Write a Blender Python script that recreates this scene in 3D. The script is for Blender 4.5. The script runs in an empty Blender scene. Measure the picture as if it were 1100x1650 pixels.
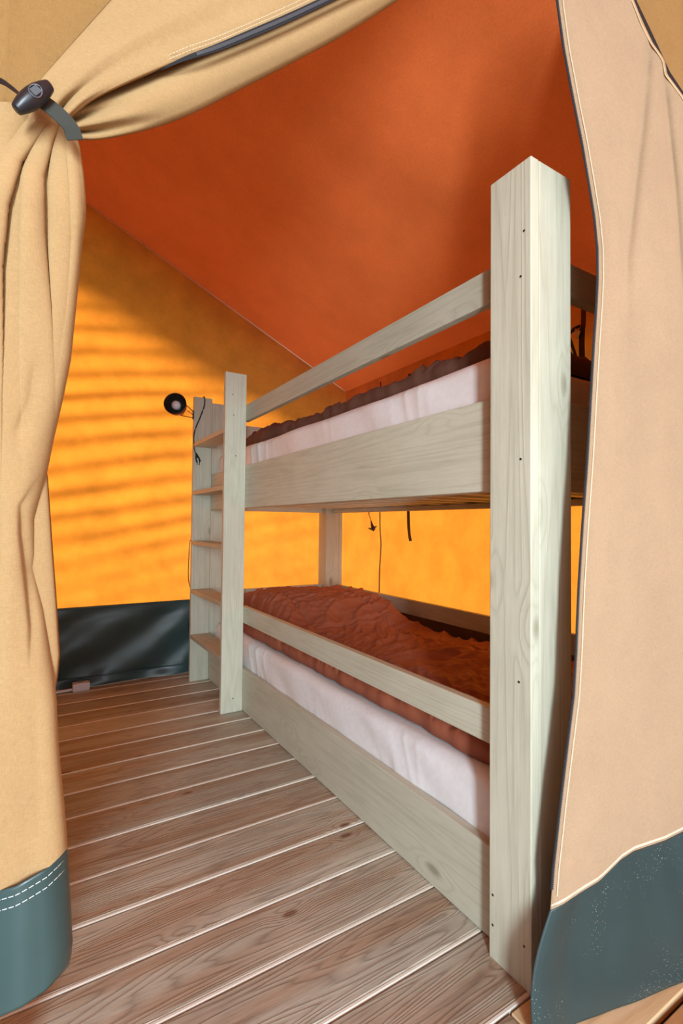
import bpy, bmesh, math, random
from mathutils import Vector, noise, Matrix
random.seed(7)
S = bpy.context.scene
COL = S.collection

# ------------------------------------------------------------------ camera
F_PX, YAW, PITCH, ROLL, EYE = 794.6, .551, .0255, .0094, Vector((0, 0, 1.1))
fw = Vector((math.sin(YAW)*math.cos(PITCH), math.cos(YAW)*math.cos(PITCH), math.sin(PITCH)))
rt = Vector((math.cos(YAW), -math.sin(YAW), 0)); up = rt.cross(fw)
c_, s_ = math.cos(ROLL), math.sin(ROLL)
rt, up = c_*rt + s_*up, -s_*rt + c_*up
cd = bpy.data.cameras.new('camera'); cam = bpy.data.objects.new('camera', cd); COL.objects.link(cam)
cam.matrix_world = Matrix(((rt.x, up.x, -fw.x, EYE.x), (rt.y, up.y, -fw.y, EYE.y), (rt.z, up.z, -fw.z, EYE.z), (0, 0, 0, 1)))
cd.sensor_fit = 'VERTICAL'; cd.sensor_height = 36; cd.lens = F_PX/1650*36; cd.clip_start = .02
S.camera = cam

# ------------------------------------------------------------------ light and exposure
S.view_settings.view_transform = 'Standard'; S.view_settings.look = 'None'
S.view_settings.gamma = 1; S.view_settings.use_curve_mapping = False
S.view_settings.exposure = 0.0
wd = bpy.data.worlds.new('sky'); S.world = wd; wd.use_nodes = True
wn = wd.node_tree.nodes; wl = wd.node_tree.links
sky = wn.new('ShaderNodeTexSky'); sky.sky_type = 'NISHITA'; sky.sun_disc = False
sky.sun_elevation = math.radians(40); sky.sun_rotation = math.radians(45)
wl.new(sky.outputs[0], wn['Background'].inputs[0]); wn['Background'].inputs[1].default_value = .13

def lamp(name, kind, loc, aim, energy, color, **k):
    d = bpy.data.lights.new(name, kind); o = bpy.data.objects.new(name, d); COL.objects.link(o)
    o.location = loc; o.rotation_euler = (Vector(aim)-Vector(loc)).to_track_quat('-Z', 'Y').to_euler()
    d.energy = energy; d.color = color
    for a, b in k.items(): setattr(d, a, b)
    return o
EL, AZ = math.radians(40), math.radians(45)
sd = Vector((math.cos(EL)*math.sin(AZ), math.cos(EL)*math.cos(AZ), math.sin(EL)))
lamp('sun', 'SUN', sd*10, (0, 0, 0), 8.0, (1, .92, .80), angle=math.radians(15))
lamp('entrance_fill', 'AREA', (-.2, -2.35, 1.5), (.9, 1.6, 1.2), 60, (.86, .94, 1), shape='RECTANGLE', size=3.2, size_y=2.0)  # added broad fill from the open front, lifts the dim bunk interior
lamp('doorway_daylight', 'AREA', (-.9, -2.3, 1.25), (1.0, .8, 1.2), 190, (.74, .89, 1), shape='RECTANGLE', size=.35, size_y=1.8)

# ------------------------------------------------------------------ helpers
LOC = {}
def empty(name, loc):
    o = bpy.data.objects.new(name, None); COL.objects.link(o); o.location = loc
    o.empty_display_size = .1; LOC[o] = Vector(loc); return o
def link(name, me, mat, parent, smooth, base):
    if smooth:
        for p in me.polygons: p.use_smooth = True
    if mat: me.materials.append(mat)
    o = bpy.data.objects.new(name, me); COL.objects.link(o)
    if parent: o.parent = parent
    else: o.location = base
    LOC[o] = Vector(base)
    return o
def obj(name, bm, mat, parent=None, smooth=False, base=None):
    base = Vector(LOC[parent]) if parent else Vector(base or (0, 0, 0))
    bmesh.ops.translate(bm, verts=bm.verts, vec=-base)
    me = bpy.data.meshes.new(name); bm.to_mesh(me); bm.free()
    return link(name, me, mat, parent, smooth, base)
def tag(o, label=None, cat=None, group=None, kind=None):
    for k, v in (('label', label), ('category', cat), ('group', group), ('kind', kind)):
        if v: o[k] = v
    return o
def box(bm, x0, x1, y0, y1, z0, z1, bev=.0, seg=1):
    r = bmesh.ops.create_cube(bm, size=1)
    for v in r['verts']:
        v.co = Vector((x0+(v.co.x+.5)*(x1-x0), y0+(v.co.y+.5)*(y1-y0), z0+(v.co.z+.5)*(z1-z0)))
    if bev:
        es = list({e for v in r['verts'] for e in v.link_edges})
        bmesh.ops.bevel(bm, geom=es, offset=bev, segments=seg, affect='EDGES', profile=.5)
    return bm
def bx(*a, **k): return box(bmesh.new(), *a, **k)
def grid(nu, nv, fn, bm=None):
    bm = bm or bmesh.new()
    vs = [[bm.verts.new(fn(i/(nu-1), j/(nv-1))) for j in range(nv)] for i in range(nu)]
    for i in range(nu-1):
        for j in range(nv-1): bm.faces.new((vs[i][j], vs[i+1][j], vs[i+1][j+1], vs[i][j+1]))
    return bm
def solid(o, t, off=-1):
    m = o.modifiers.new('thickness', 'SOLIDIFY'); m.thickness = t; m.offset = off; return o
def tube(bm, pts, r, n=8, flat=None):
    pts = [Vector(p) for p in pts]; rings = []; ref = Vector((0, 0, 1))
    for i, p in enumerate(pts):
        t = (pts[min(i+1, len(pts)-1)]-pts[max(i-1, 0)]).normalized()
        a = t.cross(ref if abs(t.dot(ref)) < .95 else Vector((1, 0, 0))).normalized(); b = t.cross(a)
        rr = r[i] if isinstance(r, (list, tuple)) else r
        rings.append([bm.verts.new(p + a*math.cos(q*math.tau/n)*rr + b*math.sin(q*math.tau/n)*rr) for q in range(n)])
    for i in range(len(rings)-1):
        for q in range(n):
            bm.faces.new((rings[i][q], rings[i][(q+1) % n], rings[i+1][(q+1) % n], rings[i+1][q]))
    bm.faces.new(rings[0][::-1]); bm.faces.new(rings[-1])
    return bm
def interp(tab, t):
    if t <= tab[0][0]: return tab[0][1]
    for (a, b), (c, d) in zip(tab, tab[1:]):
        if t <= c:
            s = (t-a)/(c-a); return b+(d-b)*s
    return tab[-1][1]
def spline(pts, n):
    """catmull-rom through pts, n samples"""
    P = [Vector(p) for p in pts]; P = [P[0]*2-P[1]]+P+[P[-1]*2-P[-2]]; m = len(P)-3; out = []
    for i in range(n):
        t = i/(n-1)*m; k = min(int(t), m-1); t -= k
        a, b, c, d = P[k:k+4]
        out.append(.5*((2*b)+(c-a)*t+(2*a-5*b+4*c-d)*t*t+(3*b-a-3*c+d)*t**3))
    return out
def ss(a, b, x):
    t = min(1, max(0, (x-a)/(b-a))); return t*t*(3-2*t)
# the plane of the canvas partition in which the doorway hangs: Y = WY + WS * X
WY, WS = .855, -.155
wnrm = Vector((-WS, -1, 0)).normalized()              # towards the viewer's side
def onwall(x, y, off=0.0):
    """point of the partition plane (raised by off towards the front room) seen along a direction"""
    d = fw + rt*((x-550)/F_PX) + up*((825-y)/F_PX)
    den = d.y - WS*d.x
    k = (WY - off*math.sqrt(1+WS*WS) - EYE.y + WS*EYE.x)/den
    return EYE + d*k

# ------------------------------------------------------------------ materials
def M(name):
    m = bpy.data.materials.new(name); m.use_nodes = True; nt = m.node_tree
    for n in list(nt.nodes): nt.nodes.remove(n)
    out = nt.nodes.new('ShaderNodeOutputMaterial')
    def N(t, ins=None, **k):
        n = nt.nodes.new('ShaderNode'+t)
        for a, b in k.items(): setattr(n, a, b)
        for a, b in (ins or {}).items():
            s = n.inputs[a]
            if isinstance(b, bpy.types.NodeSocket): nt.links.new(b, s)
            elif hasattr(b, 'outputs'): nt.links.new(b.outputs[0], s)
            else: s.default_value = b
        return n
    return m, nt, N, out
def ramp(N, fac, stops):
    r = N('ValToRGB', {0: fac}); e = r.color_ramp.elements
    while len(e) < len(stops): e.new(.5)
    for i, (p, c) in enumerate(stops): e[i].position = p; e[i].color = (*c, 1) if len(c) == 3 else c
    return r
def mixc(N, f, a, b, mode='MIX'):
    n = N('MixRGB', {0: f}, blend_type=mode)
    for i, v in ((1, a), (2, b)):
        if isinstance(v, (tuple, list)): n.inputs[i].default_value = (*v[:3], 1)
        else: n.id_data.links.new(v.outputs[0] if hasattr(v, 'outputs') else v, n.inputs[i])
    return n
def plain(name, col, rough=.5, metal=0, bump=0, bscale=300, coat=0):
    m, nt, N, out = M(name)
    tc = N('TexCoord'); nz = N('TexNoise', {'Vector': tc.outputs['Object'], 'Scale': bscale, 'Detail': 3.0})
    c = mixc(N, nz.outputs[0], tuple(v*.9 for v in col), tuple(min(1, v*1.08) for v in col))
    p = N('BsdfPrincipled', {'Base Color': c, 'Roughness': rough, 'Metallic': metal, 'Coat Weight': coat})
    if bump: nt.links.new(N('Bump', {'Height': nz.outputs[0], 'Strength': bump, 'Distance': .002}).outputs[0], p.inputs['Normal'])
    nt.links.new(p.outputs[0], out.inputs[0]); return m
def wood(name, axis, pale, dark, knot, rough=.55, gs=1.0, contrast=1.0, kdens=2.2, tint=None, bump=.25, rings=22.0, ringk=.38, stretch=.07):
    """planed board: growth-ring bands bending round scattered knots, fine fibre, slight plank to plank change"""
    m, nt, N, out = M(name)
    tc = N('TexCoord'); oi = N('ObjectInfo')
    rv = N('VectorMath', {0: oi.outputs['Random'], 1: (37.1, 91.7, 53.3)}, operation='MULTIPLY')
    co = N('VectorMath', {0: tc.outputs['Object'], 1: rv}, operation='ADD')
    st = {'X': (stretch, 1, 1), 'Y': (1, stretch, 1), 'Z': (1, 1, stretch)}[axis]
    sk = {'X': (.45, 1, 1), 'Y': (1, .45, 1), 'Z': (1, 1, .45)}[axis]
    a = N('VectorMath', {0: co, 1: st}, operation='MULTIPLY')
    k = N('VectorMath', {0: co, 1: sk}, operation='MULTIPLY')
    vo = N('TexVoronoi', {'Vector': k, 'Scale': kdens*2.2})
    kd = N('MapRange', {0: vo.outputs['Distance'], 1: .0, 2: .32, 3: 1.0, 4: 0.0}, interpolation_type='SMOOTHSTEP')
    big = N('TexNoise', {'Vector': a, 'Scale': 9.0*gs, 'Detail': 2.0, 'Roughness': .5})
    ph = N('Math', {0: big.outputs[0], 1: rings}, operation='MULTIPLY')
    kk = N('Math', {0: kd, 1: 5.0}, operation='MULTIPLY')
    ph = N('Math', {0: ph, 1: kk}, operation='ADD')
    sn = N('Math', {0: ph, 1: 1.0}, operation='PINGPONG')
    ring = N('Math', {0: sn, 1: 2.6}, operation='POWER')
    fine = N('TexNoise', {'Vector': a, 'Scale': 260.0, 'Detail': 3.0, 'Roughness': .6})
    mott = N('TexNoise', {'Vector': k, 'Scale': 7.0, 'Detail': 4.0, 'Roughness': .6})
    f = N('Math', {0: ring, 1: ringk*contrast}, operation='MULTIPLY')
    f2 = N('Math', {0: fine.outputs[0], 1: .55*contrast, 2: f}, operation='MULTIPLY_ADD')
    f3 = N('Math', {0: mott.outputs[0], 1: .6*contrast, 2: f2}, operation='MULTIPLY_ADD')
    f4 = N('MapRange', {0: f3, 1: .35*contrast, 2: 1.15*contrast, 3: 0.0, 4: 1.0})
    c = mixc(N, f4, pale, dark)
    kc = N('MapRange', {0: vo.outputs['Distance'], 1: .05, 2: .10, 3: .8, 4: 0.0})
    c = mixc(N, kc, c, knot)
    hv = N('HueSaturation', {'Color': c, 'Value': N('MapRange', {0: oi.outputs['Random'], 3: .84, 4: 1.1})})
    if tint:                                        # warm weathering patches
        tn = N('TexNoise', {'Vector': a, 'Scale': 14.0, 'Detail': 3.0})
        tf = N('MapRange', {0: tn.outputs[0], 1: .42, 2: .66, 3: 0.0, 4: 1.0})
        hv = mixc(N, tf, hv, tint, 'MULTIPLY')
    hsum = N('Math', {0: fine.outputs[0], 1: .6, 2: ring}, operation='MULTIPLY_ADD')
    bp = N('Bump', {'Height': hsum, 'Strength': bump, 'Distance': .0015})
    p = N('BsdfPrincipled', {'Base Color': hv, 'Roughness': rough, 'Normal': bp})
    nt.links.new(p.outputs[0], out.inputs[0]); return m
def canvas(name, col, tcol, fac, weave=900, mott=.12, bump=.25, sheen=False):
    """cotton tent canvas: scatters back and lets light through"""
    m, nt, N, out = M(name)
    tc = N('TexCoord'); co = tc.outputs['Object']
    n1 = N('TexNoise', {'Vector': co, 'Scale': 5.0, 'Detail': 5.0, 'Roughness': .65})
    sx = N('VectorMath', {0: co, 1: (1, 1, 9)}, operation='MULTIPLY'); sz = N('VectorMath', {0: co, 1: (9, 9, 1)}, operation='MULTIPLY')
    wa = N('TexNoise', {'Vector': sx, 'Scale': weave/9, 'Detail': 2.0}); wb = N('TexNoise', {'Vector': sz, 'Scale': weave/9, 'Detail': 2.0})
    w = N('Math', {0: wa.outputs[0], 1: wb.outputs[0]}, operation='ADD')
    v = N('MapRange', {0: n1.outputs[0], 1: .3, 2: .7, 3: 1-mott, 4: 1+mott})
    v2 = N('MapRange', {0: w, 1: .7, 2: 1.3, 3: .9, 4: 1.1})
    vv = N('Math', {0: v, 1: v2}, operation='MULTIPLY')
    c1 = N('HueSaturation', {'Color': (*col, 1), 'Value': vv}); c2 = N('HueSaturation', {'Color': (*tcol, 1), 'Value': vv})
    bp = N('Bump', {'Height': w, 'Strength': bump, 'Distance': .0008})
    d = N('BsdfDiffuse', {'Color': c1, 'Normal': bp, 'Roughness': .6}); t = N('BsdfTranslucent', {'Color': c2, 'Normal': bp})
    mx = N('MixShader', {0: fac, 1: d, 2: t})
    nt.links.new(mx.outputs[0], out.inputs[0]); return m
def pvc(name, col, rough=.38, dust=0):
    m, nt, N, out = M(name)
    tc = N('TexCoord'); co = tc.outputs['Object']
    n1 = N('TexNoise', {'Vector': co, 'Scale': 7.0, 'Detail': 4.0}); n2 = N('TexNoise', {'Vector': co, 'Scale': 700.0, 'Detail': 2.0})
    c = mixc(N, n1.outputs[0], tuple(v*.8 for v in col), tuple(v*1.2 for v in col))
    if dust:
        vo = N('TexVoronoi', {'Vector': co, 'Scale': 170.0})
        dm = N('MapRange', {0: vo.outputs['Distance'], 1: .08, 2: .16, 3: 1.0, 4: 0.0})
        n3 = N('TexNoise', {'Vector': co, 'Scale': 9.0, 'Detail': 2.0}); dn = N('MapRange', {0: n3.outputs[0], 1: .5, 2: .62})
        c = mixc(N, N('Math', {0: dm, 1: dn}, operation='MULTIPLY'), c, (.55, .5, .42))
    bp = N('Bump', {'Height': n2.outputs[0], 'Strength': .08, 'Distance': .001})
    p = N('BsdfPrincipled', {'Base Color': c, 'Roughness': rough, 'Normal': bp})
    nt.links.new(p.outputs[0], out.inputs[0]); return m

PAINT = dict(pale=(.61, .59, .455), dark=(.38, .36, .25), knot=(.27, .24, .16), contrast=1.0, kdens=2.3, bump=.28, rings=26.0, ringk=.20, stretch=.04)
WP = {a: wood('painted_pine_'+a.lower(), a, **PAINT) for a in 'XYZ'}
WPALE = wood('fresh_pine', 'X', (.78, .60, .36), (.62, .42, .20), (.35, .18, .08), kdens=2)
WORANGE = wood('orange_pine', 'X', (.55, .30, .12), (.38, .18, .06), (.2, .09, .04))
WFLOOR = wood('weathered_decking', 'X', (.60, .575, .46), (.21, .18, .135), (.17, .07, .04), rough=.5, contrast=1.0, kdens=3.4, tint=(.80, .60, .50), bump=.45, rings=60.0, ringk=.30)
LIP = plain('pale_board_lip', (.86, .83, .70), .45)
SUB = plain('dark_joist_wood', (.05, .035, .025), .9)
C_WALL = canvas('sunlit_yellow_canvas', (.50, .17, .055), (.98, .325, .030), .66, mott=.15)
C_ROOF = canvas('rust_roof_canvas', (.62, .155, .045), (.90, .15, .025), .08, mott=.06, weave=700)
C_TAN = canvas('tan_curtain_canvas', (.47, .30, .14), (.80, .42, .12), .08, mott=.05, weave=1100, bump=.35)
C_PEACH = canvas('peach_curtain_canvas', (.46, .315, .195), (.80, .42, .12), .07, mott=.05, weave=1100)
C_PART = canvas('tan_partition_canvas', (.36, .205, .075), (.80, .40, .10), .08, mott=.06)
PVC = pvc('dark_green_coated_fabric', (.040, .075, .072), .33)
PVCD = pvc('dusty_green_coated_fabric', (.030, .055, .055), .40, dust=1)
PVCM = pvc('duvet_reflection_coated_fabric', (.06, .018, .024), .4)  # green skirt with the duvet's red reflection and shade painted into its colour
BLACK = plain('black_plastic', (.015, .015, .018), .35)
ZIP = plain('zip_tape', (.014, .015, .017), .85, bump=.5, bscale=900)
TEETH = plain('zip_teeth', (.09, .09, .10), .4)
WEB = plain('grey_green_webbing', (.045, .05, .04), .8, bump=.6, bscale=1200)
THREAD = plain('cream_thread', (.75, .66, .50), .8)
WTHREAD = plain('pale_thread', (.62, .66, .62), .8)
SHEET = plain('white_cotton_sheet', (.84, .82, .80), .62, bump=.15, bscale=60)
SHEETU = plain('sheen_white_mattress_cover', (.84, .79, .75), .42, bump=.1, bscale=60)
DUVET = plain('rust_brown_duvet_cotton', (.34, .095, .045), .75, bump=.25, bscale=500)
DUVETD = plain('dark_brown_duvet_cotton', (.13, .05, .028), .8, bump=.25, bscale=500)
WHITEP = plain('white_plastic', (.80, .80, .82), .4)
COPPER = plain('copper_lamp_metal', (.36, .15, .07), .35, metal=.7)
DMETAL = plain('dark_lamp_inside', (.06, .05, .04), .5, metal=.3)
BULB = plain('frosted_bulb', (.85, .85, .92), .25)
STEEL = plain('screw_steel', (.10, .07, .05), .4, metal=.8)
BUCK = plain('cream_buckle', (.8, .75, .5), .4)

# ------------------------------------------------------------------ setting
YW, XR, ZE, SL = 3.75, 2.34, 2.30, .468      # end wall, side wall, eave height, roof pitch
def roofz(x): return ZE + SL*(XR-x) if x > 0 else ZE + SL*XR + SL*x
gr = grid(30, 30, lambda u, v: Vector(((u-.5)*60, (v-.5)*60, -.35 + .03*noise.noise(Vector((u*20, v*20, 0))))))
tag(obj('ground', gr, plain('gravel', (.085, .075, .065), .9, bscale=8)), kind='structure')

fl = obj('floor', bx(-2.4, 2.45, -2.5, 3.95, -.10, -.034), SUB); tag(fl, kind='structure')
seams = [1.153+.19*k for k in range(-19, 15)]
for i, y in enumerate(seams[:-1]):
    y0, y1 = y+.0110, y+.19-.0042
    mat = WFLOOR
    if abs(y-.583) < .01: 
        # the board beneath the doorway is split: weathered inside, fresh under the right curtain
        obj('plank', bx(-2.4, .93, y0, y1, -.028, 0, bev=.0025), WFLOOR, fl)
        obj('plank', bx(.934, 2.4, y0, y1, -.028, 0, bev=.0025), WPALE, fl)
        obj('board_lip', bx(-2.4, .93, y+.0010, y+.0112, -.02, -.0006, bev=.002), LIP, fl)
        continue
    if y < .5: mat = WORANGE if y > .35 else WFLOOR
    obj('plank', bx(-2.4, 2.4, y0, y1, -.028, random.uniform(-.0008, .0008), bev=.0028), mat, fl)
    obj('board_lip', bx(-2.4, 2.4, y+.0010, y+.0112, -.02, -.0006, bev=.002), LIP, fl)

def ripple(x, z):
    m = (1-.65*ss(.5, 1.6, x))*(.25+.75*ss(.7, 1.3, z))*(1-ss(2.3, 2.9, z)*.7)
    w = z - .2*x + .035*noise.noise(Vector((x*1.1, z*2, 3)))
    r = math.sin(w*math.tau/.158) + .5*noise.noise(Vector((x*1.2, w*9, 0)))*1.6
    return (.0105*m*r) + .008*noise.noise(Vector((x*2, z*2, 5))) + .002*noise.noise(Vector((x*14, z*14, 1)))*(1-m*.3)
def endwall(u, v):
    x = -.42+(XR+.42)*u; z = .50+(roofz(x)-.50)*v
    return Vector((x, YW+ripple(x, z)*ss(0, .08, XR-x)*min(1, (1-v)*12), z))
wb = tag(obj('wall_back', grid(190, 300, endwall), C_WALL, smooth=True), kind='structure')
def skirt(u, v):
    x = -.42+(XR+.42)*u; z = .53*v
    w = (x*.62 - z*.9)
    q = .010*math.sin(w*21+1.4*noise.noise(Vector((x*2, z*2, 0)))) + .012*noise.noise(Vector((x*3.2-z*3, z*5+x*2, 4))) + .005*noise.noise(Vector((x*11, z*14, 9)))*ss(.3, 0, z)
    return Vector((x, YW-.018+q*min(1, (1-v)*6+.05)-.012*ss(.06, 0, z), z))
obj('pvc_skirt', grid(240, 70, skirt), PVC, wb, smooth=True)
obj('hem_strip', bx(-.42, XR-.02, YW-.034, YW-.012, .060, .066), PVC, wb)
obj('seam_strip', bx(-.42, XR-.02, YW-.034, YW-.016, .520, .534, bev=.003), PVC, wb)
bm = bmesh.new()                       # pale welt where the gable meets the roof
tube(bm, [(x, YW-.014, roofz(x)-.012) for x in [XR-.02-.05*i for i in range(54)]], .006, 6)
obj('gable_welt', bm, plain('welt_fabric', (.85, .55, .35), .7), wb, smooth=True)

def sidewall(u, v):
    y = -2.5+(YW+2.5)*u; z = .50+(ZE-.50)*v
    q = .010*noise.noise(Vector((y*2.2, z*1.5, 7)))+.004*noise.noise(Vector((y*7, z*7, 2)))
    return Vector((XR+q*ss(0, .1, YW-y)*min(1, (1-v)*8), y, z))
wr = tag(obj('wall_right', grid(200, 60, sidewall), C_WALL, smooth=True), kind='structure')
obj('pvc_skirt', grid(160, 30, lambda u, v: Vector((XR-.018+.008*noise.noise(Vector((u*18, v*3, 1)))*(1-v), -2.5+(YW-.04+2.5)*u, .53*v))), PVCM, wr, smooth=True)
tag(obj('wall_left', grid(40, 40, lambda u, v: Vector((-.42+.008*noise.noise(Vector((u*6, v*6, 0))), .935+(YW-.935)*u, (roofz(-.42))*v))), C_TAN, smooth=True), kind='structure')

OV, OX = .42, .46                        # eaves past the end wall and past the side wall
def roof(sgn):
    def f(u, v):
        y = -2.6+(YW+OV+2.6)*u; x = (XR+OX)*v
        z = ZE+SL*(XR-x)
        e = ss(0, .3, x)*ss(0, .25, abs(YW-y)+.0)*ss(0, .2, abs(XR-x))
        q = .035*noise.noise(Vector((x*1.3+y*.9, y*1.5-x*.5, 3))) + .02*math.sin((y*1.0+x*.55)*7)*ss(.2, 1.2, x)*ss(2.6, 1.2, y)
        return Vector((sgn*x, y, z+q*e*(1 if x < XR else 0)-.0))
    return f
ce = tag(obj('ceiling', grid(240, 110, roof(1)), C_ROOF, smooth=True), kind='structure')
obj('roof_slope', grid(40, 30, roof(-1)), C_ROOF, ce, smooth=True)

# partition with the doorway: header, left panel and right panel in one sheet of canvas
def wallpt(x, z, off=0): return Vector((x, WY+WS*x-off, z))
bm = bmesh.new()
def panel(bm, xs, zlo, zhi, n=14):
    prev = None
    for x in xs:
        colv = [bm.verts.new(wallpt(x, zlo(x)+(zhi(x)-zlo(x))*k/n, -.03+.006*noise.noise(Vector((x*4, k*.5, 0))))) for k in range(n+1)]
        if prev:
            for k in range(n): bm.faces.new((prev[k], colv[k], colv[k+1], prev[k+1]))
        prev = colv
X0, X1 = -.42, XR-.01
xs = [X0+(X1-X0)*i/120 for i in range(121)]
def lower(x):
    if x < -.055: return 0.0
    if x < 1.22: return min(2.74, 1.68+1.25*x)
    if x < 1.30: return 2.74-ss(1.22, 1.30, x)*2.74
    return 0.0
panel(bm, xs, lower, lambda x: roofz(x)-.01)
tag(obj('wall_front', bm, C_PART, smooth=True), kind='structure')

# ------------------------------------------------------------------ bunk bed
B = empty('bunk_bed', (1.6, 2.2, 0))
tag(B, 'pale painted pine bunk bed with ladder and guard rails on the decking', 'bunk bed')
px0, px1, bx0, bx1, by0, by1, PT = 1.007, 2.16, 1.047, 2.12, .77, 3.64, 2.008
def post(x0, x1, y0, y1, ox0, ox1, h=PT):
    p = obj('post', bx(x0, x1, y0, y1, 0, h, bev=.0035, seg=2), WP['Z'], B)
    obj('outer_plank', bx(ox0, ox1, y0, y1, 0, h, bev=.0025, seg=2), WP['Z'], p)
    return p
np_ = post(1.038, 1.167, .77, .897, 1.007, 1.0375)
post(1.038, 1.167, 3.515, 3.64, 1.007, 1.0375, 1.97)
post(2.0, 2.122, .77, .897, 2.1225, 2.153)
post(2.0, 2.122, 3.49, 3.615, 2.1225, 2.153, 1.97)
def sc(x, y, z, nx, ny):
    bm = bmesh.new(); n = Vector((nx, ny, 0)); tube(bm, [Vector((x, y, z))-n*.004, Vector((x, y, z))+n*.0008], .0032, 8); return bm
for (y, z) in ((.79, 1.83), (.80, 1.265), (.805, .72), (.885, .16), (.79, .10), (.885, .085), (.80, 1.72)):
    obj('screw', sc(1.007, y, z, -1, 0), STEEL, np_)
YE, YF = .8975, 3.4895
for (z0, z1) in ((0.003, .243), (1.195, 1.448)):
    obj('side_board', bx(bx0, bx0+.03, YE, 3.514, z0, z1, bev=.0025, seg=2), WP['Y'], B)
    obj('side_board', bx(bx1-.03, bx1, YE, YF, z0, z1, bev=.0025, seg=2), WP['Y'], B)
    obj('end_board', bx(1.1675, 1.9995, .835, .865, z0, z1, bev=.0025), WP['X'], B)
    obj('end_board', bx(1.1675, 1.9995, 3.55, 3.58, z0, z1, bev=.0025), WP['X'], B)
for (z0, z1) in ((.513, .609), (1.745, 1.842)):
    zz = .0 if z0 < 1 else -.030
    obj('guard_rail', bx(bx0, bx0+.03, YE, 2.8375, z0+zz, z1+zz, bev=.003, seg=2), WP['Y'], B)
    obj('guard_rail', bx(bx1-.03, bx1, YE, YF, z0+zz, z1+zz, bev=.003, seg=2), WP['Y'], B)
    if z0 > 1:
        obj('end_rail', bx(1.1675, 1.9995, .835, .865, z0, z1, bev=.003, seg=2), WP['X'], B)
    obj('end_rail', bx(1.1675, 1.9995, 3.55, 3.58, z0, z1, bev=.003, seg=2), WP['X'], B)
# ladder: two deep uprights and five treads
for (y0, h) in ((2.80, 1.992), (3.4835, 1.992)):
    o = obj('ladder_upright', bx(.917, 1.0465, y0, y0+.030, 0, h, bev=.0025, seg=2), WP['Z'], B)
    for z in ((1.86, 1.74, 1.50, .08) if y0 < 3 else ()):
        bm = bmesh.new(); x = .96+.05*((z*7) % 1); tube(bm, [(x, y0+.004, z), (x, y0-.0006, z)], .0035, 8); obj('screw', bm, STEEL, o)
for z in (1.6635, 1.325, .977, .640, .326):
    obj('ladder_tread', bx(.917, 1.0465, 2.8305, 3.483, z-.0275, z, bev=.0025, seg=2), WP['Y'], B)
# slats and their ledges
for zb in (.17, 1.225):
    obj('slat_ledge', bx(1.0775, 1.107, YE+.003, YF-.003, zb-.03, zb, bev=.002), WP['Y'], B)
    obj('slat_ledge', bx(2.060, 2.0895, YE+.003, YF-.003, zb-.03, zb, bev=.002), WP['Y'], B)
    for i in range(13):
        y = 1.0+i*.195
        obj('slat', bx(1.078, 2.089, y, y+.07, zb+.0005, zb+.018, bev=.002), WP['X'], B)

# ------------------------------------------------------------------ mattresses
def mattress(name, z0, z1, mat, wr, label):
    x0, x1, y0, y1 = 1.084, 2.06, .925, 3.47
    R = .040
    bm = bmesh.new(); nu = 300
    # closed section swept along Y, rounded long edges
    sec = []
    for (cx, cz, a0) in ((x0+R, z0+.02, 180), (x0+R, z1-R, 180-90), (x1-R, z1-R, 0), (x1-R, z0+.02, -90)):
        pass
    def arc(cx, cz, r, a0, a1, n): return [(cx+r*math.cos(math.radians(a0+(a1-a0)*i/n)), cz+r*math.sin(math.radians(a0+(a1-a0)*i/n))) for i in range(n+1)]
    sec = arc(x0+.02, z0+.02, .02, 270, 180, 3)+[(x0, z0+.02+(z1-R-z0-.02)*i/9) for i in range(1, 9)]+arc(x0+R, z1-R, R, 180, 90, 7)
    sec += [(x0+R+(x1-x0-2*R)*i/14, z1) for i in range(1, 14)]+arc(x1-R, z1-R, R, 90, 0, 5)+arc(x1-.02, z0+.02, .02, 0, -90, 3)
    n = len(sec); rings = []
    for j in range(nu):
        t = j/(nu-1); y = y0+(y1-y0)*t
        e = min(t, 1-t)*(y1-y0); sh = 1-.5*(1-min(1, e/.04))**2*.12
        ring = []
        for (x, z) in sec:
            xx = 1.57+(x-1.57)*sh; zz = z0+(z-z0)*(1-(1-sh)*1.5)
            hgt = (z-z0)/(z1-z0)
            side = 1 if x < x0+.02 else 0
            w = wr*(noise.noise(Vector((y*5-hgt*1.4, hgt*.8, 3)))*1.0)
            # drag creases slanting from the top edge
            cr = (1-abs(noise.noise(Vector((y*13-hgt*1.6, hgt*.7, 8)))))**6
            xx += side*(w-.007*cr*wr/.006*ss(.0, .35, noise.noise(Vector((y*1.7, 0, 12))))) - .006*math.sin(math.pi*min(1, max(0, hgt)))*side
            zz += (.010*noise.noise(Vector((y*2.4, x*3, 5)))) * ss(.3, .9, hgt)
            ring.append(bm.verts.new((xx, y, zz)))
        rings.append(ring)
    for a, b in zip(rings, rings[1:]):
        for k in range(n): bm.faces.new((a[k], b[k], b[(k+1) % n], a[(k+1) % n]))
    bm.faces.new(rings[0]); bm.faces.new(rings[-1][::-1])
    bmesh.ops.recalc_face_normals(bm, faces=bm.faces)
    o = tag(obj(name, bm, mat, smooth=True, base=(1.57, 2.2, z0)), label, 'mattress')
    bm = bmesh.new()
    tube(bm, [(x0-.0015+.002*noise.noise(Vector((y0+i*.03, 1, 1))), y0+.02+i*(y1-y0-.04)/80, z0+.058+.0025*noise.noise(Vector((i*.3, 2, 1)))) for i in range(81)], .0022, 6)
    if z0 > 1: obj('piping', bm, mat, o, smooth=True)
    else: bm.free()
    return o
mattress('mattress', .1885, .395, SHEET, .009, 'white sheeted mattress in the lower bunk beneath the rust duvet')
mattress('mattress', 1.2435, 1.585, SHEETU, .011, 'white covered mattress with edge piping in the upper bunk')

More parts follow.
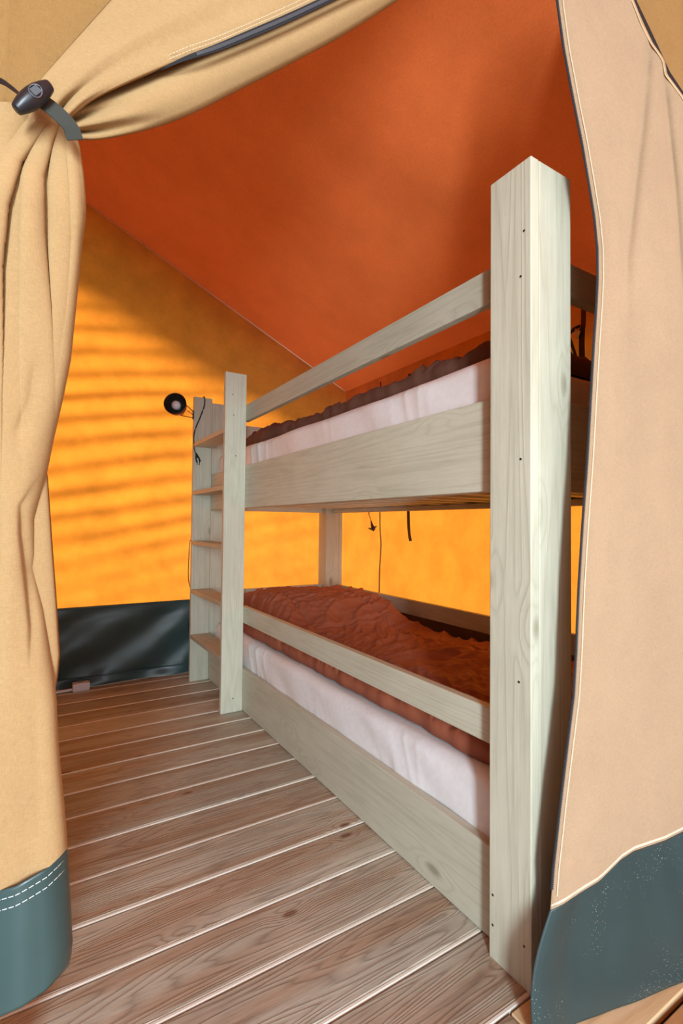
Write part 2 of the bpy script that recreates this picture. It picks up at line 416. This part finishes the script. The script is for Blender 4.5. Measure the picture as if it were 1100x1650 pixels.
# ------------------------------------------------------------------ duvets
def rid(p, k): return (1-abs(noise.noise(p)))**k
def wrinkle(x, y, s=1.0):
    wx = x + .10*noise.noise(Vector((x*2.5, y*2.5, 1))); wy = y + .14*noise.noise(Vector((x*2.5, y*2.5, 2)))
    a = rid(Vector((wx*2.2+wy*1.2, wy*7.0-wx*3.2, 4)), 4)*.022
    b = rid(Vector((wx*4.5+wy*2.5, wy*15-wx*9, 9)), 3)*.015
    c = rid(Vector((wx*7-wy*5, wy*22+wx*12, 2)), 3)*.008
    q = min(abs((y-.94) % .62-.31), abs((x-1.135) % .46-.23))       # quilting seams pull the cover down
    return (a+b+c)*s + .022*noise.noise(Vector((x*3, y*2.2, 8))) - .012*math.exp(-(q/.012)**2)
def duvet(name, zt, mat, hump, xa, xb, ya, yb, label, nu=170, nv=400):
    def f(u, v):
        y = ya+(yb-ya)*v
        xl = xa+.018*noise.noise(Vector((y*4, 0, 3)))+.008*noise.noise(Vector((y*14, 0, 3)))
        x = xl+(xb-xl)*u
        e = min(u*(xb-xa), (1-u)*(xb-xa), v*(yb-ya), (1-v)*(yb-ya))
        prof = math.sqrt(max(0, 1-(1-min(1, e/.055))**2))
        z = zt + prof*(.055+wrinkle(x, y)) + hump(x, y)*min(1, e/.10)
        roll = -.012*math.sin(min(1, e/.03)*math.pi)*(1 if u < .5 else -1)
        return Vector((x+roll, y, z+.002))
    bm = grid(nu, nv, f)
    o = obj(name, bm, mat, smooth=True, base=((xa+xb)/2, (ya+yb)/2, zt))
    return solid(tag(o, label, 'duvet'), .004, -1)
def hump_lo(x, y):
    a = ss(2.35, 2.85, y+.25*(x-1.5)+.03*noise.noise(Vector((x*5, y*5, 0))))*ss(3.50, 3.25, y)
    return .155*a*ss(1.02, 1.32, x) + .03*ss(2.1, 1.6, y)*ss(1.3, 1.8, x)
duvet('duvet', .402, DUVET, hump_lo, 1.135, 2.055, .94, 3.44, 'crumpled rust brown duvet spread over the lower bunk with a pillow hump')
def hump_up(x, y): return .045*ss(2.3, 2.9, y)*ss(3.4, 3.1, y)+.02*ss(1.9, 1.3, y)
duvet('duvet', 1.592, DUVETD, hump_up, 1.16, 2.05, .96, 3.44, 'dark brown duvet lying on the upper bunk mattress', 90, 220)

# ------------------------------------------------------------------ curtains
def hgt_lines(lines, x, y):
    """sum of soft creases: (polyline, half width left, half width right, depth)"""
    h = 0
    for pl, wl_, wr_, dep in lines:
        if y < pl[0][1] or y > pl[-1][1]: continue
        cx = interp([(b, a) for a, b in pl], y); d = x-cx
        w = wl_ if d < 0 else wr_
        L_ = pl[-1][1]-pl[0][1]; fade = ss(0, .3*L_, y-pl[0][1])*ss(0, .3*L_, pl[-1][1]-y)
        if abs(d) < w*3: h -= dep*math.exp(-(d/w)**2)*max(0, fade)
    return h
LC = empty('tied_curtain', onwall(60, 1600))
tag(LC, 'tan canvas door curtain tied back at the left and swagged to the roof', 'curtain')
# right edge of the gathered fall and its creases, measured on the partition plane
EDGE = [(150, 110), (205, 119), (240, 128), (275, 133), (300, 135.6), (320, 137), (340, 137.4), (360, 136), (390, 131.5), (440, 127), (500, 121), (580, 113), (640, 101), (710, 85), (755, 76), (836, 56), (865, 56.5), (895, 57), (915, 55), (979, 70), (1040, 79), (1090, 86), (1130, 90), (1195, 93), (1305, 102), (1375, 106), (1450, 110), (1530, 114.5), (1700, 116)]
CRE = [
       ([(60, 560), (50, 640), (30, 690), (26, 730)], 9, 22, .007),
       ([(72, 755), (48, 790), (33, 815), (34, 860), (42, 930), (50, 1010), (48, 1100)], 5, 12, .010),
       ([(-4, 700), (0, 900), (-6, 1200)], 12, 14, .008),
       ([(52, 1080), (60, 1200), (66, 1390)], 10, 12, .004)]
# rounded folds fanning down from the tieback: centre line, half width, height of the crown, lift of the crown
FOLDS = [([(124, 215), (131, 300), (132, 350), (127, 410), (121, 500), (112, 640)], 10, .012, .000),
         ([(113, 215), (122, 300), (127, 380), (118, 500), (100, 640)], 9, .012, .004),
         ([(100, 225), (97, 300), (100, 400), (106, 500), (96, 640)], 15, .014, -.002),
         ([(84, 250), (76, 330), (76, 420), (84, 520), (90, 640)], 17, .004, -.010),
         ([(80, 196), (66, 232), (52, 285), (51, 380), (56, 480), (62, 640)], 15, .022, .006),
         ([(66, 190), (48, 214), (14, 262), (-8, 330), (-22, 430), (-30, 640)], 17, .022, .014),
         ([(40, 270), (30, 320), (25, 400), (24, 500), (26, 640)], 17, .012, -.006),
         ([(20, 180), (-12, 230), (-34, 300), (-60, 460), (-70, 640)], 30, .020, .008),
         ([(-80, 180), (-90, 400), (-120, 640)], 40, .020, .004)]
def folds(x, y):
    h = -.022
    for pl, w, r, b in FOLDS:
        w = w*(1+.5*ss(250, 640, y)); d = (x-interp([(q, p) for p, q in pl], y))/w
        if abs(d) < 1.25: h = max(h, b+r*math.sqrt(max(0, 1-d*d*.62))-r*.3)
    return h
def front_layer(u, v):
    y = 165+(1408-165)*v
    ex = interp(EDGE, y)
    t = u; x = -190+(ex+190)*(1-(1-t)**1.6)
    bulge = .055*math.sqrt(max(0, 1-(1-min(1, (ex-x)/42))**2))
    k = ss(180, 330, y)
    k2 = ss(330, 620, y)
    h = hgt_lines(CRE, x, y)*k2 + bulge*(.35+.65*k) + .004*noise.noise(Vector((x*.02, y*.006, 3)))
    h += folds(x, y)*(1-.75*ss(380, 640, y))*(1-ss(640, 820, y))
    h += .006*math.sin(x*.045+y*.002)*k
    # the bottom follows the hem, which sags toward the viewer
    yb = y + ss(.85, 1, v)*(interp([(-200, 70), (0, 28), (25, 20), (50, 7), (75, -8), (95, -27), (106, -40)], x))
    return onwall(x, yb, h-.02)
solid(obj('canvas_fall', grid(230, 620, front_layer), C_TAN, LC, smooth=True), .0012)
BEDGE = [(740, 70), (770, 76), (873, 83), (979, 91), (1054, 95.5), (1090, 92), (1120, 86)]
def back_layer(u, v):
    y = 735+(1125-735)*v; ex = interp(BEDGE, y); x = 20+(ex-20)*u
    return onwall(x, y, -.030+.022*math.sqrt(max(0, 1-(1-min(1, (ex-x)/26))**2)))
solid(obj('inner_fold', grid(24, 80, back_layer), C_TAN, LC, smooth=True), .0012)
def pvc_left(u, v):
    ex = interp([(0, 107), (.4, 111), (.85, 115), (.95, 112.5), (1, 109)], v)
    x = -190+(ex+190)*(1-(1-u)**1.6)
    yt = interp([(-200, 1478), (0, 1434), (25, 1427), (50, 1413), (75, 1398), (95, 1379), (107, 1365)], x)
    yb = interp([(-200, 1705), (0, 1637), (36, 1621), (73, 1595), (109, 1556), (116, 1540)], x)
    bulge = .055*math.sqrt(max(0, 1-(1-min(1, (ex-x)/42))**2))
    return onwall(x, yt+(yb-yt)*v, bulge-.018+.004*math.sin(x*.05))
ps = solid(obj('pvc_hem', grid(80, 40, pvc_left), PVC, LC, smooth=True), .002)
def dashes(pts, r, on, off, bm=None):
    bm = bm or bmesh.new(); pts = [Vector(p) for p in pts]; acc = 0
    seg = []; 
    L = [0]
    for a, b in zip(pts, pts[1:]): L.append(L[-1]+(b-a).length)
    def at(d):
        for i in range(len(pts)-1):
            if d <= L[i+1]: return pts[i].lerp(pts[i+1], (d-L[i])/max(1e-9, L[i+1]-L[i]))
        return pts[-1]
    d = 0
    while d < L[-1]:
        tube(bm, [at(d), at(min(L[-1], d+on))], r, 5); d += on+off
    return bm
for vv in (.07, .155):
    pts = [pvc_left(.35+.65*i/60, vv)+wnrm*.0026 for i in range(60)]
    tag(obj('stitching', dashes(pts, .0007, .006, .0022), WTHREAD, ps), kind='stuff')

# the swag: an upper sheet and the rolled lower edge hanging in front of the red roof
C0 = [(58, 172), (60, 140), (95, 96), (180, 0), (262, -95)]
CM = [(86, 180), (110, 150), (190, 85), (350, -5), (470, -75)]
CZ = [(112, 190), (150, 160), (205, 133), (300, 94), (420, 48), (530, 0), (660, -62)]
def blend(a, b, t): return a.lerp(b, t)
n = 90
c0, cm, cz = [spline([Vector((*p, 0)) for p in c], n) for c in (C0, CM, CZ)]
def sheetA(u, v):
    i = min(n-1, int(round(u*(n-1))))
    p = c0[i].lerp(cm[i], v*2) if v < .5 else cm[i].lerp(cz[i], v*2-1)
    g = ss(.0, .5, u)
    h = .012+.020*math.sin(v*math.pi)*g + .010*(1-g)*math.sin(v*17+u*3) + .018*ss(.6, 1, v)
    e = math.sqrt(max(0, 1-(1-min(1, v/.10))**2))
    h -= .018*(1-e)+.012*(ss(.96, 1.0, v))
    h += .004*noise.noise(Vector((u*3, v*5, 0)))
    return onwall(p.x, p.y, h)
solid(obj('swag_upper', grid(n, 90, sheetA), C_TAN, LC, smooth=True), .0012)
CB = [(116, 224), (165, 223), (240, 207), (305, 184), (375, 149), (455, 108), (545, 60), (640, 0), (760, -80)]
cb = spline([Vector((*p, 0)) for p in CB], n)
CZ2 = [(104, 186), (150, 154), (205, 127), (300, 86), (420, 40), (530, -8), (700, -85)]
cz2 = spline([Vector((*p, 0)) for p in CZ2], n)
def sheetB(u, v):
    i = min(n-1, int(round(u*(n-1)))); p = cz2[i].lerp(cb[i], v)
    g = ss(.0, .35, u)
    a = math.sin(math.pi*min(1, max(0, (v-.12)/.88))**.8)
    h = -.012 + .030*a*(.35+.65*g) + .012*(1-g)*math.sin(v*15-u*6)
    e = math.sqrt(max(0, 1-(1-min(1, (1-v)/.12))**2)); h += .012*(e-1)
    return onwall(p.x, p.y, h)
solid(obj('swag_roll', grid(n, 70, sheetB), C_TAN, LC, smooth=True), .0012)
def ribbon(pts, w, nrm, thick=.0008):
    bm = bmesh.new(); prev = None
    for i, p in enumerate(pts):
        t = (pts[min(i+1, len(pts)-1)]-pts[max(i-1, 0)]).normalized(); s = t.cross(nrm).normalized()
        ww = w[i] if isinstance(w, list) else w
        q = [bm.verts.new(p+s*ww/2+nrm*thick), bm.verts.new(p-s*ww/2+nrm*thick), bm.verts.new(p-s*ww/2), bm.verts.new(p+s*ww/2)]
        if prev:
            for k in range(4): bm.faces.new((prev[k], prev[(k+1) % 4], q[(k+1) % 4], q[k]))
        else: bm.faces.new(q)
        prev = q
    bm.faces.new(prev[::-1]); bmesh.ops.recalc_face_normals(bm, faces=bm.faces); return bm
def teeth(pts, pitch, w, nrm):
    bm = bmesh.new(); acc = 0
    for a, b in zip(pts, pts[1:]):
        L = (b-a).length; t = (b-a).normalized(); s = t.cross(nrm)
        d = acc
        while d < L:
            c = a+t*d
            r = bmesh.ops.create_cube(bm, size=1)
            for v in r['verts']: v.co = c + t*v.co.x*pitch*.5 + s*v.co.y*w + nrm*(v.co.z*.0016+.0012)
            d += pitch
        acc = d-L
    return bm
ZP = [(232, 124), (262, 109), (300, 92), (350, 75), (420, 46), (475, 22), (530, -4), (640, -55)]
zpts = [onwall(p.x, p.y+2, .041*ss(190, 330, p.x)+.004) for p in spline([Vector((*q, 0)) for q in ZP], 60)]
zw = [.0006+.0105*ss(0, 34, i) for i in range(60)]
zt = obj('zip_tape', ribbon(zpts, zw, wnrm), ZIP, LC, smooth=False)
tag(obj('zip_teeth', teeth([p+wnrm*.0006 for p in zpts[20:]], .0026, .0048, wnrm), TEETH, zt), kind='stuff')
for off in (-8, -15):
    pts = [onwall(p.x, p.y+off-(p.x-250)*.012, .0437*ss(190, 330, p.x)+.006) for p in spline([Vector((*q, 0)) for q in ZP], 60)]
    tag(obj('stitching', dashes(pts[3:], .0004, .004, .0016), THREAD, LC), kind='stuff')
# zip of the far leading edge, glimpsed in the fold at the left
zl = [onwall(x, y, .020) for x, y in ((14, 258), (10, 275), (5, 300), (0, 330), (-6, 370))]
obj('zip_tape', ribbon(spline(zl, 20), .008, wnrm), ZIP, LC)

# tieback: webbing round the gather, toggle and cord
TB = empty('curtain_tieback', onwall(60, 160, .06))
tag(TB, 'grey webbing tieback with black barrel toggle gripping the left curtain', 'tieback')
wp = [(44, 146, .060), (62, 160, .062), (82, 174, .064), (102, 192, .062), (114, 207, .058), (121, 226, .052)]
wpts = spline([onwall(*p) for p in wp], 40)
obj('webbing', ribbon(wpts, .0235, wnrm, .0018), WEB, TB, smooth=False)
a, b = onwall(25, 177, .080), onwall(81, 137, .080)
bm = bmesh.new(); prof = [(0, .36), (.012, .52), (.04, .60), (.2, .82), (.35, .96), (.5, 1), (.65, .96), (.8, .82), (.96, .60), (.988, .52), (1, .36)]
tube(bm, [a.lerp(b, t) for t, _ in prof], [.0125*r for _, r in prof], 28)
tg = obj('toggle', bm, BLACK, TB, smooth=True)
mid = a.lerp(b, .52)+wnrm*.0120
bm = bmesh.new(); s = (b-a).normalized(); q = s.cross(wnrm)
tube(bm, [mid+(s*math.cos(t)*.0085+q*math.sin(t)*.0072)+wnrm*(.0010-.0016*math.sin(t)**2) for t in [i*math.tau/28 for i in range(29)]], .0009, 6)
obj('hole_rim', bm, plain('grey_rim', (.09, .09, .10), .3), tg, smooth=True)
bm = bmesh.new()
for k in range(-3, 4): tube(bm, [mid+s*(k*.0016)-q*(.0045)+wnrm*.0012, mid+s*(k*.0016+.001)+q*.0045+wnrm*.0012], .0006, 5)
obj('cord_strands', bm, plain('strand_grey', (.14, .14, .15), .6), tg)
cl = spline([onwall(-30, 120, .04), onwall(0, 128, .05), onwall(18, 140, .06), onwall(34, 154, .07)], 20)
obj('cord_loop', tube(tube(bmesh.new(), cl, .0022, 6), [p+Vector((.0, 0, -.005))*(1-i/19) for i, p in enumerate(cl)], .0022, 6), BLACK, TB, smooth=True)

# right curtain
RC = empty('hanging_curtain', (1.2, WY+WS*1.2, 0))
tag(RC, 'peach canvas door curtain with dark zipped edge hanging right of the post', 'curtain')
LE = [(-90, 893), (0, 897), (80, 908), (160, 923), (230, 937), (300, 949), (350, 957), (400, 962), (450, 962.5), (500, 960), (560, 956), (650, 951), (740, 946), (850, 938), (950, 932), (1050, 928), (1120, 924), (1200, 914), (1300, 902), (1400, 891), (1468, 886), (1500, 884)]
RB = [(-90, 975), (0, 1020), (40, 1036), (70, 1051), (88, 1064), (98, 1070), (120, 1074), (155, 1100), (260, 1165), (420, 1260), (600, 1360), (1500, 1500)]
def hem_y(x): return interp([(884, 1468), (905, 1458), (935, 1438), (965, 1420), (1000, 1385), (1020, 1372), (1070, 1355), (1100, 1340), (1500, 1170)], x)
def rc_off(x, y):
    c = 0
    c -= .016*math.exp(-((x-interp([(60, 1045), (200, 1033), (420, 1008)], y))/9)**2)*ss(40, 120, y)*ss(620, 330, y)
    c -= .014*math.exp(-((x-interp([(110, 1066), (300, 1086), (500, 1100)], y))/7)**2)*ss(100, 170, y)*ss(640, 400, y)
    c += .012*math.sin((x-900)*.020+y*.0012+.5)*ss(300, 900, y)
    c += .005*noise.noise(Vector((x*.012, y*.004, 0)))+.003*noise.noise(Vector((x*.03, y*.012, 5)))
    e = min(1, max(0, (x-interp(LE, y))/40)); c += .014*math.sin(e*math.pi)*.6
    return c
def rc(u, v):
    x = interp(LE, 600)  # placeholder, refined below
    y0 = -90
    for _ in range(3):
        yb = hem_y(x); y = y0+(yb-y0)*v; x = interp(LE, y)+(interp(RB, y)-interp(LE, y))*u
    return onwall(x, y, rc_off(x, y))
solid(obj('canvas', grid(130, 260, rc), C_PEACH, RC, smooth=True), .0012)
def pv(u, v):
    xt = 885+(1500-885)*u
    yt = hem_y(xt)
    p = onwall(xt, yt-1, rc_off(xt, yt)); 
    # falls to the floor, leading corner swept back into the room
    zb = .003
    lead = math.exp(-(u/.16)**2)
    z = p.z+(zb-p.z)*v
    sweep = math.sin(v*math.pi*.5)**1.2
    x = p.x + (-.055*math.sin(v*math.pi*.62)+.045*v*v*0)*lead + .030*sweep*lead*0
    y = p.y + .012*math.sin(v*3)*lead - (.020*math.sin(v*math.pi*.8)+.025*v)*(1-lead) + .010*math.sin(u*14+1)*v
    x += .02*v*v*(1-lead)
    return Vector((x, y-.012*v, z))
rs = solid(obj('pvc_skirt', grid(120, 60, pv), PVCD, RC, smooth=True), .002)
zp = [onwall(interp(LE, y)-.5, y, rc_off(interp(LE, y), y)+.001) for y in range(-80, 1440, 12)]
zt = obj('zip_tape', ribbon(zp, .0125, wnrm, .0016), ZIP, RC)
tag(obj('zip_teeth', teeth([p+wnrm*.0012 for p in zp], .0042, .0050, wnrm), TEETH, zt), kind='stuff')
hp = [onwall(interp(LE, y)+9, y, rc_off(interp(LE, y)+9, y)+.0012) for y in range(-80, 1450, 12)]
tag(obj('edge_binding', ribbon(hp, .0045, wnrm, .0010), plain('cream_binding', (.80, .62, .42), .8), RC))
bp_ = [rc(u/60, .995)+wnrm*.0012 for u in range(61)]
obj('edge_binding', ribbon(bp_, .006, wnrm, .0012), plain('cream_binding_low', (.78, .62, .46), .8), RC)
fe = [(-60, 992), (0, 1020), (40, 1036), (70, 1051), (88, 1064), (98, 1070), (120, 1074), (155, 1100), (260, 1165)]
fp = [onwall(interp(fe, y)-3, y, rc_off(interp(fe, y), y)+.0016) for y in range(-60, 260, 6)]
obj('edge_binding', ribbon(fp, .006, wnrm, .0012), plain('fold_binding', (.82, .56, .30), .8), RC)
gp = [onwall(interp([(-60, 990), (0, 1026), (60, 1054), (90, 1068), (120, 1082), (155, 1106), (260, 1175)], y)-4, y, -.008) for y in range(-60, 260, 6)]
obj('zip_tape', ribbon(gp, [.016+.010*math.sin(max(0, min(1, (i-8)/26))*math.pi) for i in range(len(gp))], wnrm, .001), ZIP, RC)

# ------------------------------------------------------------------ lamp clipped to the ladder
def cone(bm, a, b, ra, rb, n=32, cap=False):
    pass
L = empty('clip_lamp', (.917, 3.48, 1.87))
tag(L, 'small copper spotlight with dark shade clipped to the far ladder upright', 'lamp')
ctr = Vector((.775, 3.40, 1.893)); ax = (Vector((.1, .6, 1.35))-ctr).normalized()
def lathe(bm, o, ax, prof, n=32):
    a = ax.cross(Vector((0, 0, 1))).normalized(); b = ax.cross(a); rings = []
    for d, r in prof: rings.append([bm.verts.new(o+ax*d+(a*math.cos(t)+b*math.sin(t))*r) for t in [k*math.tau/n for k in range(n)]])
    for p, q in zip(rings, rings[1:]):
        for k in range(n): bm.faces.new((p[k], p[(k+1) % n], q[(k+1) % n], q[k]))
    return bm
ax = Vector((-.42, -.88, .10)).normalized()
sh = obj('lamp_shade', lathe(bmesh.new(), ctr, ax, [(-.14, .001), (-.14, .026), (-.10, .030), (-.08, .044), (-.02, .066), (.035, .074), (.035, .071), (-.02, .063), (-.075, .042), (-.078, .001)]), COPPER, L, smooth=True)
obj('shade_lining', lathe(bmesh.new(), ctr, ax, [(.034, .0705), (-.018, .0625), (-.073, .0415), (-.0735, .001)]), DMETAL, sh, smooth=True)
obj('bulb', lathe(bmesh.new(), ctr, ax, [(-.07, .012), (-.045, .016), (-.02, .028), (.0, .031), (.015, .027), (.026, .015), (.030, .001)]), BULB, sh, smooth=True)
bm = bmesh.new()
tube(bm, spline([ctr-ax*.06+Vector((.04, 0, .02)), ctr+Vector((.085, .06, .02)), Vector((.905, 3.478, 1.885)), Vector((.915, 3.481, 1.865))], 16), .003, 8)
tube(bm, [ctr-ax*.05+Vector((.02, 0, -.05)), Vector((.86, 3.46, 1.838)), Vector((.914, 3.481, 1.838))], .0028, 8)
tube(bm, spline([Vector((.865, 3.46, 1.88)), Vector((.90, 3.465, 1.86)), Vector((.914, 3.477, 1.845))], 10), .0025, 8)
box(bm, .908, .9165, 3.478, 3.492, 1.828, 1.892, bev=.002)
obj('clip_arm', bm, DMETAL, L, smooth=False)
cpts = spline([(.985, 3.52, 1.99), (.986, 3.498, 2.0), (.988, 3.475, 1.985), (.985, 3.474, 1.93), (.955, 3.474, 1.84), (.925, 3.474, 1.76), (.915, 3.472, 1.70), (.921, 3.474, 1.62), (.933, 3.474, 1.585)], 60)
cord = obj('power_cord', tube(bmesh.new(), cpts, .0042, 8), BLACK, L, smooth=True)
bm = bmesh.new()
tube(bm, [(.932, 3.470, 1.592), (.936, 3.470, 1.575), (.942, 3.468, 1.555), (.950, 3.468, 1.53)], [.006, .010, .016, .017], 10)
tube(bm, [(.942, 3.468, 1.532), (.940, 3.468, 1.508)], .0025, 6); tube(bm, [(.957, 3.468, 1.532), (.956, 3.468, 1.508)], .0025, 6)
obj('plug', bm, BLACK, cord, smooth=False)

# ------------------------------------------------------------------ socket block and its lead on the floor
K = empty('socket_block', (.262, 3.665, 0)); tag(K, 'white socket block lying on the decking at the foot of the green wall skirt', 'socket')
kb = obj('block_body', bx(.212, .312, 3.63, 3.70, .001, .050, bev=.006, seg=3), WHITEP, K)
bm = bmesh.new(); tube(bm, [(.262, 3.665, .0500), (.262, 3.665, .0535)], .027, 24); f = obj('socket_face', bm, WHITEP, kb)
bm = bmesh.new(); tube(bm, [(.262, 3.665, .0530), (.262, 3.665, .0540)], .020, 24)
obj('socket_well', bm, plain('grey_plastic', (.35, .35, .38), .5), kb)
obj('lead', tube(bmesh.new(), spline([(.215, 3.66, .012), (.12, 3.655, .011), (.0, 3.665, .011), (-.25, 3.68, .011)], 24), .0095, 10), WHITEP, K, smooth=True)

# ------------------------------------------------------------------ cords and straps on the walls
o = obj('wall_cord', tube(bmesh.new(), spline([(.985, 3.712, .965), (.968, 3.712, .975), (.960, 3.712, .93), (.955, 3.712, .78), (.957, 3.710, .68), (.978, 3.705, .58), (.975, 3.69, .47), (.957, 3.69, .34), (.975, 3.69, .24), (.995, 3.69, .15)], 70), .0030, 6), BLACK, None, smooth=True, base=(.97, 3.70, .1))
tag(o, 'thin black cord running down the yellow end wall behind the ladder', 'cord')
o = obj('wall_cord', tube(bmesh.new(), spline([(2.318, 3.19, 2.25), (2.318, 3.19, 1.6), (2.318, 3.185, 1.1), (2.318, 3.17, .95), (2.318, 3.185, .75), (2.318, 3.19, .56)], 50), .0042, 6), BLACK, None, smooth=True, base=(2.318, 3.19, .6))
tag(o, 'thin dark cord hanging on the side wall between the bunks', 'cord')
def strap(name, pts, w, mat, label, cat='strap'):
    pts = spline([Vector(p) for p in pts], 24)
    return tag(obj(name, ribbon(pts, w, Vector((-1, 0, 0)), .002), mat, None, base=pts[-1]), label, cat)
strap('webbing_strap', [(2.315, 2.825, 2.22), (2.314, 2.825, 1.6), (2.312, 2.825, 1.2), (2.308, 2.81, 1.05), (2.314, 2.80, .985)], .030, BLACK, 'short flat black strap hanging on the side wall under the upper bunk')
T = empty('tie_toggle', (2.312, 3.29, 1.08)); tag(T, 'small black toggle on a cord loop at the side wall beside the far post', 'toggle')
bm = bmesh.new(); tube(bm, [(2.31, 3.30, 1.135), (2.31, 3.285, 1.10), (2.31, 3.262, 1.065), (2.31, 3.262, 1.05)], [.004, .010, .017, .006], 8)
tube(bm, [(2.31, 3.335, 1.072), (2.31, 3.29, 1.066), (2.31, 3.225, 1.088)], [.004, .011, .004], 8); obj('toggle_body', bm, BLACK, T, smooth=True)
bm = bmesh.new(); tube(bm, spline([(2.314, 3.30, 1.13), (2.314, 3.33, 1.18), (2.314, 3.35, 1.22), (2.314, 3.335, 1.25), (2.314, 3.315, 1.22), (2.314, 3.34, 1.185)], 24), .0028, 6); obj('cord_loop', bm, BLACK, T, smooth=True)
# rolled strap over the head of the upper bunk, seen right of the post
Q = empty('window_strap', (2.30, 1.45, 1.95)); tag(Q, 'looped black strap with cream buckle above the upper bunk right of the post', 'strap')
obj('webbing', ribbon(spline([Vector((2.318, 1.46, 2.26)), Vector((2.316, 1.46, 2.15)), Vector((2.312, 1.46, 2.10))], 10), .026, Vector((-1, 0, 0)), .002), plain('brown_webbing', (.12, .03, .015), .8), Q)
obj('strap_loop', ribbon(spline([Vector((2.306, 1.535, 2.085)), Vector((2.304, 1.505, 2.0)), Vector((2.302, 1.48, 1.92)), Vector((2.300, 1.462, 1.86))], 16), .014, Vector((-1, 0, 0)), .003), BLACK, Q)
obj('strap_loop', ribbon(spline([Vector((2.308, 1.462, 2.10)), Vector((2.304, 1.462, 2.0)), Vector((2.300, 1.455, 1.86))], 16), .030, Vector((-1, 0, 0)), .003), BLACK, Q)
bm = bmesh.new(); tube(bm, [(2.305, 1.545, 2.088), (2.30, 1.50, 2.105), (2.298, 1.47, 2.11)], [.008, .010, .008], 8); obj('toggle', bm, BLACK, Q, smooth=True)
bm = bmesh.new(); tube(bm, [(2.294, 1.49, 2.10), (2.294, 1.478, 2.08), (2.294, 1.48, 2.05)], [.006, .015, .005], 8); obj('buckle', bm, BUCK, Q, smooth=True)
